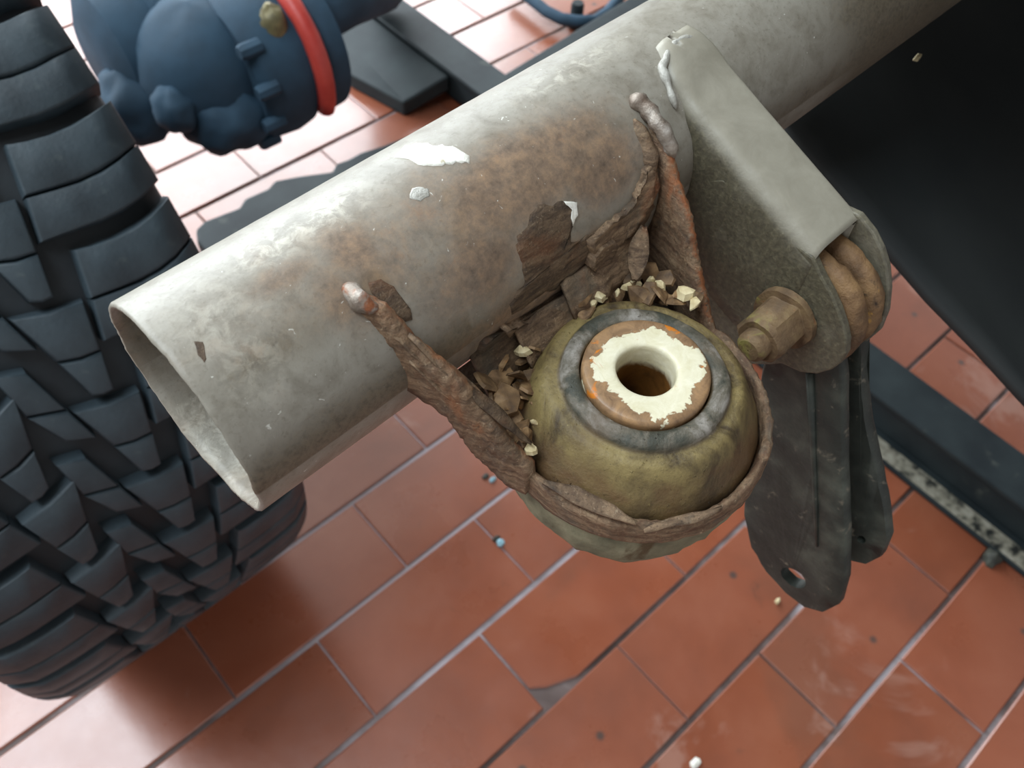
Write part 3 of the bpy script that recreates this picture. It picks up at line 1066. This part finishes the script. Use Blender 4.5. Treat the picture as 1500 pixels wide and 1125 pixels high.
# finer path
fp = []
for a, b in zip(path, path[1:]):
    for k in range(3):
        s = k / 3
        fp.append((a[0] + (b[0] - a[0]) * s, a[1] + (b[1] - a[1]) * s, a[2] + (b[2] - a[2]) * s, a[3] if a[3] == b[3] else ('c' if 'c' in (a[3], b[3]) else a[3])))
fp.append(path[-1])
NR = 14
sec, orng = [], []
for i, (u, v_, t, sd) in enumerate(fp):
    a = fp[max(0, i - 1)]; b = fp[min(len(fp) - 1, i + 1)]
    tx, ty = b[0] - a[0], b[1] - a[1]
    ln = math.hypot(tx, ty)
    nx, ny = ty / ln, -tx / ln          # outward? fixed below
    if (u - BU) * nx + (v_ - BV - 0.0) * ny < 0 and sd == 'c':
        nx, ny = -nx, -ny
    if sd == 'l' and nx > 0: nx, ny = -nx, -ny
    if sd == 'r' and nx < 0: nx, ny = -nx, -ny
    wt, wb = wall_top(t, sd), wall_bot(t, sd)
    rag = 1.3 * nz(Vector((u, v_, 0)), 0.16, 3) + 0.6 * nz(Vector((u, v_, 0)), 0.6, 5)
    ring = []
    th = 1.5 if sd == 'c' else (2.6 if sd == 'l' else 2.0)
    for k in range(NR):          # up the outside, over the top, down the inside
        if k < 7:
            s = k / 6; off = th; ww = wb + (wt - wb) * s
        else:
            s = (13 - k) / 6; off = -th; ww = wb + (wt - wb) * s
        if k in (6, 7): ww -= 0.5; off *= 0.72
        ww += rag * s
        p = L(u + nx * off, v_ + ny * off, ww)
        d = fb(p, 130, 2) * 0.55 + 0.35 * nz(p, 500, 4)
        # laminated layers along the wall
        d += 0.25 * math.sin(ww * 2.6 + 3 * nz(p, 60, 8))
        off2 = off + (d if k < 7 else -d) * 0.8
        ring.append(L(u + nx * off2, v_ + ny * off2, ww))
    # ridge on the rim
    s_mid = L(u, v_, wt + rag + 0.5 + 0.5 * nz(Vector((u, v_, 1)), 0.5, 9))
    ring.insert(7, s_mid)
    orng += [(0.9 if 4 <= q <= 7 else 0.1) if sd == 'r' else (0.6 if q in (8, 9) and sd == 'l' else 0.1) for q in range(NR + 1)]
    sec += ring
NR += 1
ff = grid_faces(len(fp), NR, False, True)
ff += [tuple(range(NR)), tuple(range((len(fp) - 1) * NR, len(fp) * NR))]
wall = obj('bracket_wall', sec, ff, M['rust'], cm)
at_ = wall.data.attributes.new('orange', 'FLOAT', 'POINT')
at_.data.foreach_set('value', orng)
wall['label'] = 'rusty laminated U-shaped bracket wall around the bush'


# weld lumps at the arm tips
def bead(name, pts, r, m, seed, parent, jit=0.5):
    fine = []
    for a, b in zip(pts, pts[1:]):
        for k in range(6):
            fine.append(a + (b - a) * (k / 6))
    fine.append(pts[-1])
    v, f = tube_path(fine, r, 10, jit, seed, rf=lambda t: 0.35 + 0.65 * math.sin(PI * min(1, max(0, t))) ** 0.4 if 0 < t < 1 else 0.2)
    return obj(name, v, f, m, parent)


bead('arm_weld', [L(64.5, 13, 26), L(66, 18, 25.0), L(67, 23, 24)], 0.0024, M['bare'], 1, cm, 0.9)
bead('arm_weld', [L(164.5, 12, 27.5), L(165, 17, 26.5), L(165.5, 24, 23.5), L(165.5, 30, 17)], 0.0024, M['bare'], 3, cm, 0.9)
bead('arm_weld', [L(161, 17, 24.5), L(160.5, 25, 16.5), L(159.5, 30, 5)], 0.0024, M['rust'], 4, cm)


# thin curled rust sheets on the arms
def curl(name, pts, wd, th, m, seed, parent):
    """pts: centre line; a thin leaf wd wide"""
    n = len(pts)
    vv = []
    for i in range(n):
        t = (pts[min(i + 1, n - 1)] - pts[max(i - 1, 0)]).normalized()
        side = t.cross(W).normalized()
        taper = (0.25 + 0.75 * math.sin(PI * i / (n - 1)))
        for s in (-1, -0.4, 0.2, 1):
            p = pts[i] + side * (s * wd * 0.5 * taper) + W * (fb(pts[i] + side * s * 0.002, 240, seed) * 0.0012)
            vv.append(p)
    N = len(vv)
    vv += [p - W * th for p in vv]
    ff = grid_faces(n, 4) + [tuple(reversed(q)) for q in grid_faces(n, 4, off=N)]
    bd = [i * 4 for i in range(n)] + [(n - 1) * 4 + j for j in (1, 2, 3)] + [i * 4 + 3 for i in range(n - 2, -1, -1)] + [2, 1]
    for a, b in zip(bd, bd[1:] + bd[:1]):
        ff.append((a, b, N + b, N + a))
    return obj(name, vv, ff, m, parent)


def line(a, b, n, wob=0.0, seed=0):
    return [a + (b - a) * (i / (n - 1)) + V * (wob * nz(Vector((i * 0.3, seed, 0)), 1, seed)) for i in range(n)]


for k, (a, b, wd, m) in enumerate([
    (L(70.5, 29, 18.0), L(83, 52, -9), 0.0042, 'rust'), (L(74.5, 38, 9.0), L(86, 57, -14.5), 0.0036, 'rust_dark'),
    (L(68.5, 31, 11.5), L(79, 48, -9.5), 0.0024, 'rust_bright'), (L(66.5, 24, 21), L(76, 41, 4), 0.0036, 'rust'),
    (L(152, 33, 2), L(143, 40, -8), 0.006, 'rust'),
    (L(83, 64, -20.5), L(92, 88, -20.5), 0.0045, 'rust'), (L(92, 91, -21.5), L(112, 101, -21), 0.003, 'rust_bright')]):
    curl('rust_leaf', line(a, b, 9, 0.0012, k), wd, 0.0008, M[m], k, cm)

# grey hanger bracket: a channel that carries the shackle
UL, UR = 178.0, 200.5


def top_line(v_):
    pts_ = [(2, 31.2), (8, 31.0), (13, 29.0), (20, 25.2), (45, 15.4), (74, 4.2)]
    for (a, b), (c, d) in zip(pts_, pts_[1:]):
        if a <= v_ <= c:
            return b + (d - b) * (v_ - a) / (c - a)
    return pts_[-1][1]


vv, A_dd = [], []
vs = [4 + i * 1.75 for i in range(41)]
secn = 0
for v_ in vs:
    t = top_line(min(v_, 74))
    rl = 5.5 if v_ > 14 else 5.5 + (14 - v_) * 0.25
    prof = []
    lowl = -24 if v_ > 36 else t - 12
    lowl = max(-42, t - 50) if v_ > 30 else -8
    for s in range(8):
        prof.append((UL, lowl + (t - rl - lowl) * s / 8))
    for s in range(7):
        a = PI - s / 6 * PI / 2
        prof.append((UL + rl + rl * math.cos(a), t - rl + rl * math.sin(a)))
    for s in range(1, 7):
        prof.append((UL + rl + (UR - 1.5 - UL - rl) * s / 6, t))
    for s in range(1, 4):
        a = PI / 2 - s / 3 * PI / 2
        prof.append((UR - 1.5 + 1.5 * math.cos(a), t - 1.5 + 1.5 * math.sin(a)))
    for s in range(1, 7):
        prof.append((UR, t - 1.5 + (lowl - t + 1.5) * s / 6))
    secn = len(prof)
    for k, (u, w_) in enumerate(prof):
        narrow = 0.0
        if v_ < 14:
            narrow = (14 - v_) * 0.28
            u = u + narrow if u < (UL + UR) / 2 else u - narrow * 0.6
        p = L(u, v_, w_)
        b_ = 0.35 * fb(p, 150, 4) * (1.6 if k < 16 else 0.4) * (1 - sst(v_, 52, 70))
        vv.append(L(u + (-b_ if k < 12 else 0), v_, w_ + (b_ if k >= 8 else 0)))
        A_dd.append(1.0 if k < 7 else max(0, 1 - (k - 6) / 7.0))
ff = grid_faces(len(vs), secn)
hb = obj('hanger_bracket', vv, ff, M['bracket'], cm)
at_ = hb.data.attributes.new('dirt', 'FLOAT', 'POINT')
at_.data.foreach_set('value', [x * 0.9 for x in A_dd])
md = hb.modifiers.new('solid', 'SOLIDIFY'); md.thickness = 0.0030; md.offset = -1
hb['label'] = 'grey painted channel bracket welded across the tube'


def ear(name, u0, u1, dirt, ol):
    v, f = prism([L(u0, a, b) for a, b in ol], D * ((u1 - u0) / 1000))
    o = obj(name, v, f, M['bracket'], cm, smooth=False)
    at2 = o.data.attributes.new('dirt', 'FLOAT', 'POINT')
    at2.data.foreach_set('value', [dirt] * len(v))
    bevel(o, 0.0006, 2)
    return o


earl = [(64, 3.0), (73.4, 2.2), (76, -0.2), (78.7, -2.4), (82.5, -5.2), (86.5, -8.8), (90.2, -13.0), (92.9, -17.0), (94.5, -21.5), (94.6, -26), (93.2, -31), (90.2, -36.2), (85.6, -40.2), (79, -42.3), (76, -46), (64, -58), (44, -52), (30, -30), (28, 0), (40, 8)]
earr = [(64, 4.0), (73.8, 5.6), (79.7, 3.0), (84, -0.4), (88, -5), (91.6, -11.5), (94.4, -19), (95.5, -27), (94, -34), (90, -39), (84, -42.5), (76, -43.5), (66, -42), (50, -30), (46, -10)]
ear('ear_plate', UL + 0.12, UL + 3.1, 0.75, earl)
ear('ear_plate', UR - 2.0, UR + 0.6, 0.6, earr)
bead('weld_bead', [T(*ut(px, py), 30.6) for px, py in ((988, 160), (980, 132), (968, 103), (973, 88), (986, 68), (1004, 60), (1024, 61), (1042, 68))], 0.0013, M['weld'], 5, cm, 0.8)

# ------------------------------------------------------------------ rubber bush
bf = L(BU, BV, -56)
bush = empty('rubber_bush', None, 'round olive rubber mounting bush with a cream metal sleeve, held in the rusty bracket', 'bush', m=tubeframe(bf))
ZV = Vector((0, 0, 1))


def bframe(r, a, z):
    return L(BU, BV, 0) + Vector((r * math.cos(a), r * math.sin(a), z)) / 1000


bprof = [(17.5, -16), (17.6, -9.6), (18.1, -8.9), (19.2, -8.6), (21.0, -8.8), (22.2, -9.2), (22.8, -10.0), (23.0, -11.0), (23.8, -11.5), (25.2, -11.3), (26.5, -11.5), (27.6, -12.4), (28.9, -14.6),
         (30.4, -17.6), (32.0, -20.8), (33.4, -23.0), (34.5, -25.0), (34.9, -26.5), (35.0, -31), (33, -33)]
n = 128
vv, a1, a2, a3 = [], [], [], []
for i in range(n):
    a = 2 * PI * i / n
    for k, (r, z) in enumerate(bprof):
        p = bframe(r, a, z)
        j = fb(p, 70, 6) * 0.45 + fb(p, 260, 2) * 0.12
        if k < 2: j = 0
        vv.append(bframe(r + j, a, z + j * 0.7))
        a1.append(1.0 if 2 <= k <= 6 else (0.4 if k == 7 else 0.0))
        a2.append(1.0 if 8 <= k <= 12 else (0.5 if k in (13,) else 0))
        a3.append(1.0 if k >= 13 else 0)
cone = obj('rubber_cone', vv, grid_faces(n, len(bprof), True, False), M['bush'], bush)
for nm, arr in (('ring', a1), ('shoulder', a2), ('flank', a3)):
    at_ = cone.data.attributes.new(nm, 'FLOAT', 'POINT')
    at_.data.foreach_set('value', arr)
sp = [(17.2, -14), (17.25, -8.6), (17.05, -7.5), (16.4, -7.05), (15, -6.95), (13, -7.0), (11, -7.0), (9.3, -7.05), (8.5, -7.3), (8.1, -7.9), (8.0, -9), (8.0, -13), (8.0, -20), (8.0, -30), (8.0, -42), (3.0, -43), (0.2, -43)]
vv, rd, dp = [], [], []
for i in range(n):
    a = 2 * PI * i / n
    for k, (r, z) in enumerate(sp):
        p = bframe(r, a, z)
        j = fb(p, 240, 3) * 0.10
        vv.append(bframe(r + (j if 8 < r else 0), a, z + j))
        rd.append(r if z > -9 else (r if r > 9 else 8.0))
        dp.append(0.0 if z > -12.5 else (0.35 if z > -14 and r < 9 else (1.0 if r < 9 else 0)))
sl = obj('steel_sleeve', vv, grid_faces(n, len(sp), True, False), M['sleeve'], bush)
for nm, arr in (('rad', rd), ('deep', dp)):
    at_ = sl.data.attributes.new(nm, 'FLOAT', 'POINT')
    at_.data.foreach_set('value', arr)
sl['label'] = 'cream painted steel sleeve, chipped to rust'
lp = [(34.0, -31), (36.6, -32.5), (36.8, -38), (36.2, -46), (34.6, -51), (31, -54), (20, -56), (8.2, -56)]
v, f = lathe(lp, bframe, 96, jit=0.0)
v = [p + Vector((p.x - bf.x, p.y - bf.y, 0)) * (0.035 * fb(p, 60, 8) + 0.02 * fb(p, 220, 5)) for p in v]
o = obj('lower_rubber', v, f, M['lower'], bush)
o['label'] = 'grey mud-crusted lower half of the bush'

# ------------------------------------------------------------------ spring shackle
SV, SW = 74.0, -22.5
sh = empty('spring_shackle', None, 'pair of dark steel shackle plates hanging from the bolt through the grey bracket', 'shackle', m=tubeframe(L(189, SV, SW)))


def uframe(r, a, x):
    return L(x, SV + r * math.cos(a), SW + r * math.sin(a))


def disc(name, u0, u1, R_, m, seed, taper=0.82):
    pr = [(5, u0), (R_ * taper, u0), (R_ * 0.94, u0 + (u1 - u0) * 0.12), (R_, u0 + (u1 - u0) * 0.32), (R_, u0 + (u1 - u0) * 0.7), (R_ * 0.95, u0 + (u1 - u0) * 0.9), (R_ * taper, u1), (5, u1)]
    vv = []
    n_ = 64
    for i in range(n_):
        a = 2 * PI * i / n_
        for r, x in pr:
            p = uframe(r, a, x)
            j = fb(p, 140, seed) * 0.9 + fb(p, 420, seed) * 0.3
            vv.append(uframe(r + (j if r > 6 else 0), a, x + 0.3 * j))
    return obj(name, vv, grid_faces(n_, len(pr), True, False), m, sh)


disc('rubber_half', 181.6, 189.0, 21.2, M['eye'], 1)
disc('rubber_half', 191.0, 198.2, 20.8, M['eye'], 2)
v, f = lathe([(0.2, 158.5), (3.4, 158.5), (4.6, 159.5), (4.9, 160.5), (4.9, 215), (0.2, 215)], uframe, 24)
o = obj('bolt', v, f, M['nut'], sh, sharp=40)
# hex nut
nv, nf = [], []
hexp = [(8.6 * math.cos(math.radians(60 * i + 14)), 8.6 * math.sin(math.radians(60 * i + 14))) for i in range(6)]
rows = [(0.62, 163.2), (0.9, 163.2), (1.0, 164.6), (1.0, 175.0), (1.02, 175.2), (1.18, 175.4), (1.2, 177.6), (0.6, 177.7)]
for k, (s, x) in enumerate(rows):
    for i in range(36):
        a = 2 * PI * i / 36
        # hexagon radius
        am = (a - math.radians(14)) % (PI / 3) - PI / 6
        rr = 8.6 * math.cos(PI / 6) / math.cos(am)
        if k in (0, 1):
            rr = min(rr, 7.6)
        if k >= 5:
            rr = 8.6
        p = uframe(rr * s, a, x)
        j = 0.5 * fb(p, 180, 3)
        nv.append(uframe(rr * s + j, a, x + 0.3 * j))
nf = grid_faces(len(rows), 36, False, True)
obj('nut', nv, nf, M['nut'], sh, sharp=35)


def plate(name, outline_px, u, th, m, hole=None, rib=None):
    ol = [vw(px, py, u) for px, py in outline_px]
    pts_ = [L(u, a, b) for a, b in ol]
    v, f = prism(pts_, D * (th / 1000))
    o = obj(name, v, f, m, sh, smooth=False)
    bevel(o, 0.0011, 2, 40)
    return o


def plate_holed(name, outline_px, hole_c, hr, u, th, m):
    ol = [Vector((*vw(px, py, u), 0)) for px, py in refine(outline_px, 14, 0.6, 3)]
    hc = Vector((*vw(*hole_c, u), 0))
    n_ = len(ol)
    op = refine(outline_px, 14, 0.6, 3)
    hl = []
    for px, py in op:
        a = math.atan2(py - hole_c[1], px - hole_c[0]) - 0.6
        x, y = hr[0] * math.cos(a), hr[1] * math.sin(a)
        hl.append(Vector((*vw(hole_c[0] + x * math.cos(0.6) - y * math.sin(0.6), hole_c[1] + x * math.sin(0.6) + y * math.cos(0.6), u), 0)))
    vv, ff = [], []
    for face in (0, 1):
        for ring in range(4):
            for p, e_ in zip(ol, hl):
                s = (1.0, 0.965, 0.5, 0.0)[ring]
                q = e_ + (p - e_) * s
                du = (0 if face == 0 else th)
                if ring == 0:
                    du += 0.9 if face == 0 else -0.9
                pp = L(u + du, q.x, q.y)
                vv.append(L(u + du + 0.25 * fb(pp, 110, 2), q.x, q.y))
    ff = grid_faces(4, n_, False, True) + [tuple(reversed(q)) for q in grid_faces(4, n_, False, True, 4 * n_)]
    for i in range(n_):
        j = (i + 1) % n_
        ff.append((i, 4 * n_ + i, 4 * n_ + j, j))
        ff.append((3 * n_ + i, 3 * n_ + j, 7 * n_ + j, 7 * n_ + i))
    return obj(name, vv, ff, m, sh, sharp=60)


plate_holed('shackle_plate', [(1140, 470), (1180, 430), (1225, 470), (1233, 560), (1234, 680), (1238, 780), (1238, 850), (1228, 886), (1205, 898), (1178, 890), (1150, 868), (1122, 838), (1100, 800), (1088, 752), (1092, 690), (1104, 600), (1118, 530)],
            (1162, 846), (21, 11), 183.0, 5.0, M['link'])
plate_holed('shackle_plate', [(1222, 470), (1250, 440), (1262, 480), (1258, 540), (1268, 620), (1282, 680), (1295, 745), (1300, 790), (1290, 815), (1268, 826), (1245, 822), (1234, 790), (1228, 700), (1224, 600), (1218, 530)],
            (1262, 790), (7, 5), 197.0, 5.0, M['link'])
# raised rib on the front plate
rp = [vw(px, py, 182.6) for px, py in ((1186, 545), (1190, 640), (1194, 740), (1196, 800))]
v, f = tube_path([L(182.8, a, b) for a, b in rp], 0.0014, 8, 0.3, 2, rf=lambda t: 1.0 - 0.6 * t)
obj('rib', v, f, M['link'], sh)


# ------------------------------------------------------------------ loose rust flakes and crumbs in the bracket
def flake_mesh(name, seed, sz, th, m, chunky=0.0):
    r_ = random.Random(seed)
    n_ = r_.randint(6, 9)
    el = r_.uniform(0.45, 0.9)
    ol = []
    for i in range(n_):
        a = 2 * PI * i / n_ + r_.uniform(-0.25, 0.25)
        q = r_.uniform(0.65, 1.1)
        ol.append((math.cos(a) * q * sz, math.sin(a) * q * sz * el))
    c1, c2 = r_.uniform(-0.5, 0.5), r_.uniform(-0.3, 0.3)
    zf = lambda x, y: c1 * x * x / sz + c2 * x * y / sz
    vv = [(x, y, zf(x, y) - th / 2) for x, y in ol] + [(x * 0.9, y * 0.9, zf(x, y) + th / 2) for x, y in ol]
    vv += [(0, 0, th * (0.5 + chunky) + r_.uniform(0, th * 0.5)), (0, 0, -th * (0.5 + chunky))]
    ff = []
    for i in range(n_):
        j = (i + 1) % n_
        ff += [(i, j, n_ + j, n_ + i), (n_ + i, n_ + j, 2 * n_), (j, i, 2 * n_ + 1)]
    me = bpy.data.meshes.new(name)
    me.from_pydata(vv, [], ff)
    me.materials.append(m)
    me.update()
    return me


fl = [flake_mesh('rust_flake', i, 0.0040, 0.0006, M['flake'], 0.1) for i in range(8)]
cr = [flake_mesh('pale_crumb', 50 + i, 0.0021, 0.0013, M['crumb'], 0.5) for i in range(6)]
rng = random.Random(12)


def put(name, me, p, rx, ry, rz, s, label, cat, group=None):
    o = bpy.data.objects.new(name, me)
    C.objects.link(o)
    o.location = p; o.rotation_euler = (rx, ry, rz); o.scale = (s, s * rng.uniform(0.8, 1.2), s)
    tag(o, label, cat, group)
    return o


# positions are (u, v, w) in the tube's frame, heaped in the gap between tube, arms and bush
def inside(p, poly):
    r = False
    for (x0, y0), (x1, y1) in zip(poly, poly[1:] + poly[:1]):
        if (y0 > p[1]) != (y1 > p[1]) and p[0] < (x1 - x0) * (p[1] - y0) / (y1 - y0) + x0:
            r = not r
    return r


def scatter(poly, n_, w0, w1, mind):
    out, xs, ys = [], [p[0] for p in poly], [p[1] for p in poly]
    for _ in range(6000):
        p = (rng.uniform(min(xs), max(xs)), rng.uniform(min(ys), max(ys)))
        if inside(p, poly) and all(math.dist(p, q) > mind for q in out):
            out.append(p)
            if len(out) == n_:
                break
    res = []
    for p in out:
        d = ray(*p)
        res.append(loc(EYE + d * ((A0.z + rng.uniform(w0, w1) / 1000 - EYE.z) / d.z)))
    return res


heap = scatter([(692, 540), (740, 500), (790, 450), (800, 470), (782, 560), (784, 650), (765, 655), (715, 590)], 34, -20, -13, 11)
nleft = len(heap)
heap += scatter([(795, 440), (870, 405), (960, 395), (1035, 445), (990, 440), (930, 434), (870, 450), (812, 476)], 26, -15, -9, 12)
for i, (u, v_, w_) in enumerate(heap):
    big = rng.uniform(0.6, 1.5)
    put('rust_flake', fl[i % 8], L(u, v_, w_), rng.uniform(-0.9, 0.9), rng.uniform(-0.9, 0.9), rng.uniform(0, 6.28), big,
        'small brown rust flake in the pocket between left bracket arm and rubber bush' if i < nleft else 'small brown rust flake wedged between the grey tube and the back of the rubber bush',
        'rust flake', 'rust flakes beside the left bracket arm' if i < nleft else 'rust flakes behind the bush')
pal = [(876, 432, 1.2), (868, 444, 0.8), (920, 420, 1.1), (932, 412, 0.9), (905, 428, 0.6), (965, 418, 1.0), (955, 408, 0.7), (1005, 430, 1.7), (1018, 444, 1.3), (798, 470, 1.1), (790, 484, 0.9), (765, 512, 1.2), (775, 492, 0.8),
       (778, 658, 1.1), (783, 618, 0.8), (742, 590, 0.6)]
g1, g2 = 'cream crumbs behind the bush', 'cream crumbs left of the bush'
LB = {}
for i, (px, py, s) in enumerate(pal):
    LB[i] = ('tiny cream crumb in the row along the back edge of the bush', g1) if py < 460 else ('tiny cream crumb among rust flakes left of the bush', g2)
LB[7] = ('largest cream crumb, at the foot of the right bracket arm', g1)
LB[8] = ('pointed cream crumb next to the largest crumb by the right bracket arm', g1)
LB[13] = ('lone oval cream crumb at the bottom of the left bracket arm', g2)
LB[11] = ('bright cream crumb lowest in the cluster beside the tube edge', g2)
for i, (px, py, s) in enumerate(pal):
    d = ray(px, py)
    w_ = -9.0 if py < 460 else (-12 if py < 530 else -16.5)
    t = (A0.z + w_ / 1000 - EYE.z) / d.z
    put('pale_crumb', cr[i % 6], EYE + d * t, rng.uniform(-0.6, 0.6), rng.uniform(-0.6, 0.6), rng.uniform(0, 6.28), s,
        LB[i][0], 'crumb', LB[i][1])

# ------------------------------------------------------------------ bits on the floor
cf_ = flake_mesh('paint_chip', 90, 0.008, 0.004, M['white'], 0.4)
o = bpy.data.objects.new('paint_chip', cf_); C.objects.link(o)
o.location = zp(1018, 1119, 0.0025)
tag(o, 'small white paint chip on the tiles at the very bottom of the photo', 'chip')
o = bpy.data.objects.new('paint_chip', flake_mesh('paint_chip', 91, 0.005, 0.003, M['crumb'], 0.4)); C.objects.link(o)
o.location = zp(1139, 880, 0.002)
tag(o, 'tiny beige chip on the tiles beside the lower tip of the shackle plate', 'chip')
o = bpy.data.objects.new('dirt_lump', flake_mesh('dirt_lump', 92, 0.017, 0.008, M['dirt'], 0.5)); C.objects.link(o)
o.location = zp(1455, 816, 0.004); o.rotation_euler = (0, 0, 0.4)
tag(o, 'dark oily lump of dirt on the red tiles below the black rail', 'dirt lump')
for px, py, s, lb in ((722, 702, 1.0, 'pale blue paint fleck on the tiles close to the rusty bracket'), (733, 794, 0.8, 'pale blue paint fleck in the short tile joint left of the bush')):
    o = bpy.data.objects.new('paint_fleck', flake_mesh('paint_fleck', int(px), 0.0075 * s, 0.003, M['blue'], 0.4)); C.objects.link(o)
    o.location = zp(px, py, 0.002)
    tag(o, lb, 'paint fleck')
o = bpy.data.objects.new('paint_scrap', flake_mesh('paint_scrap', 95, 0.0042, 0.0006, M['crumb'], 0.2)); C.objects.link(o)
p = onplane(1312, 104)
o.location = p + nrm * 0.012
o.rotation_euler = nrm.to_track_quat('Z', 'Y').to_euler(); o.scale = (1.0, 0.4, 1)
tag(o, 'thin pale scrap stuck on the black rubber sheet near the tube', 'scrap')

for px, py, lb in ((711, 697, 'black lump in place of a dark pit in the tiles touching the blue fleck by the rusty bracket'), (727, 788, 'black lump in place of a dark pit in the short tile joint left of the bush')):
    o = bpy.data.objects.new('dirt_lump', flake_mesh('dirt_lump', int(px) + 3, 0.007, 0.003, M['dirt'], 0.4)); C.objects.link(o)  # black lumps stand in for dark pits beside the blue flecks
    o.location = zp(px, py, 0.0015)
    tag(o, lb, 'dirt lump')
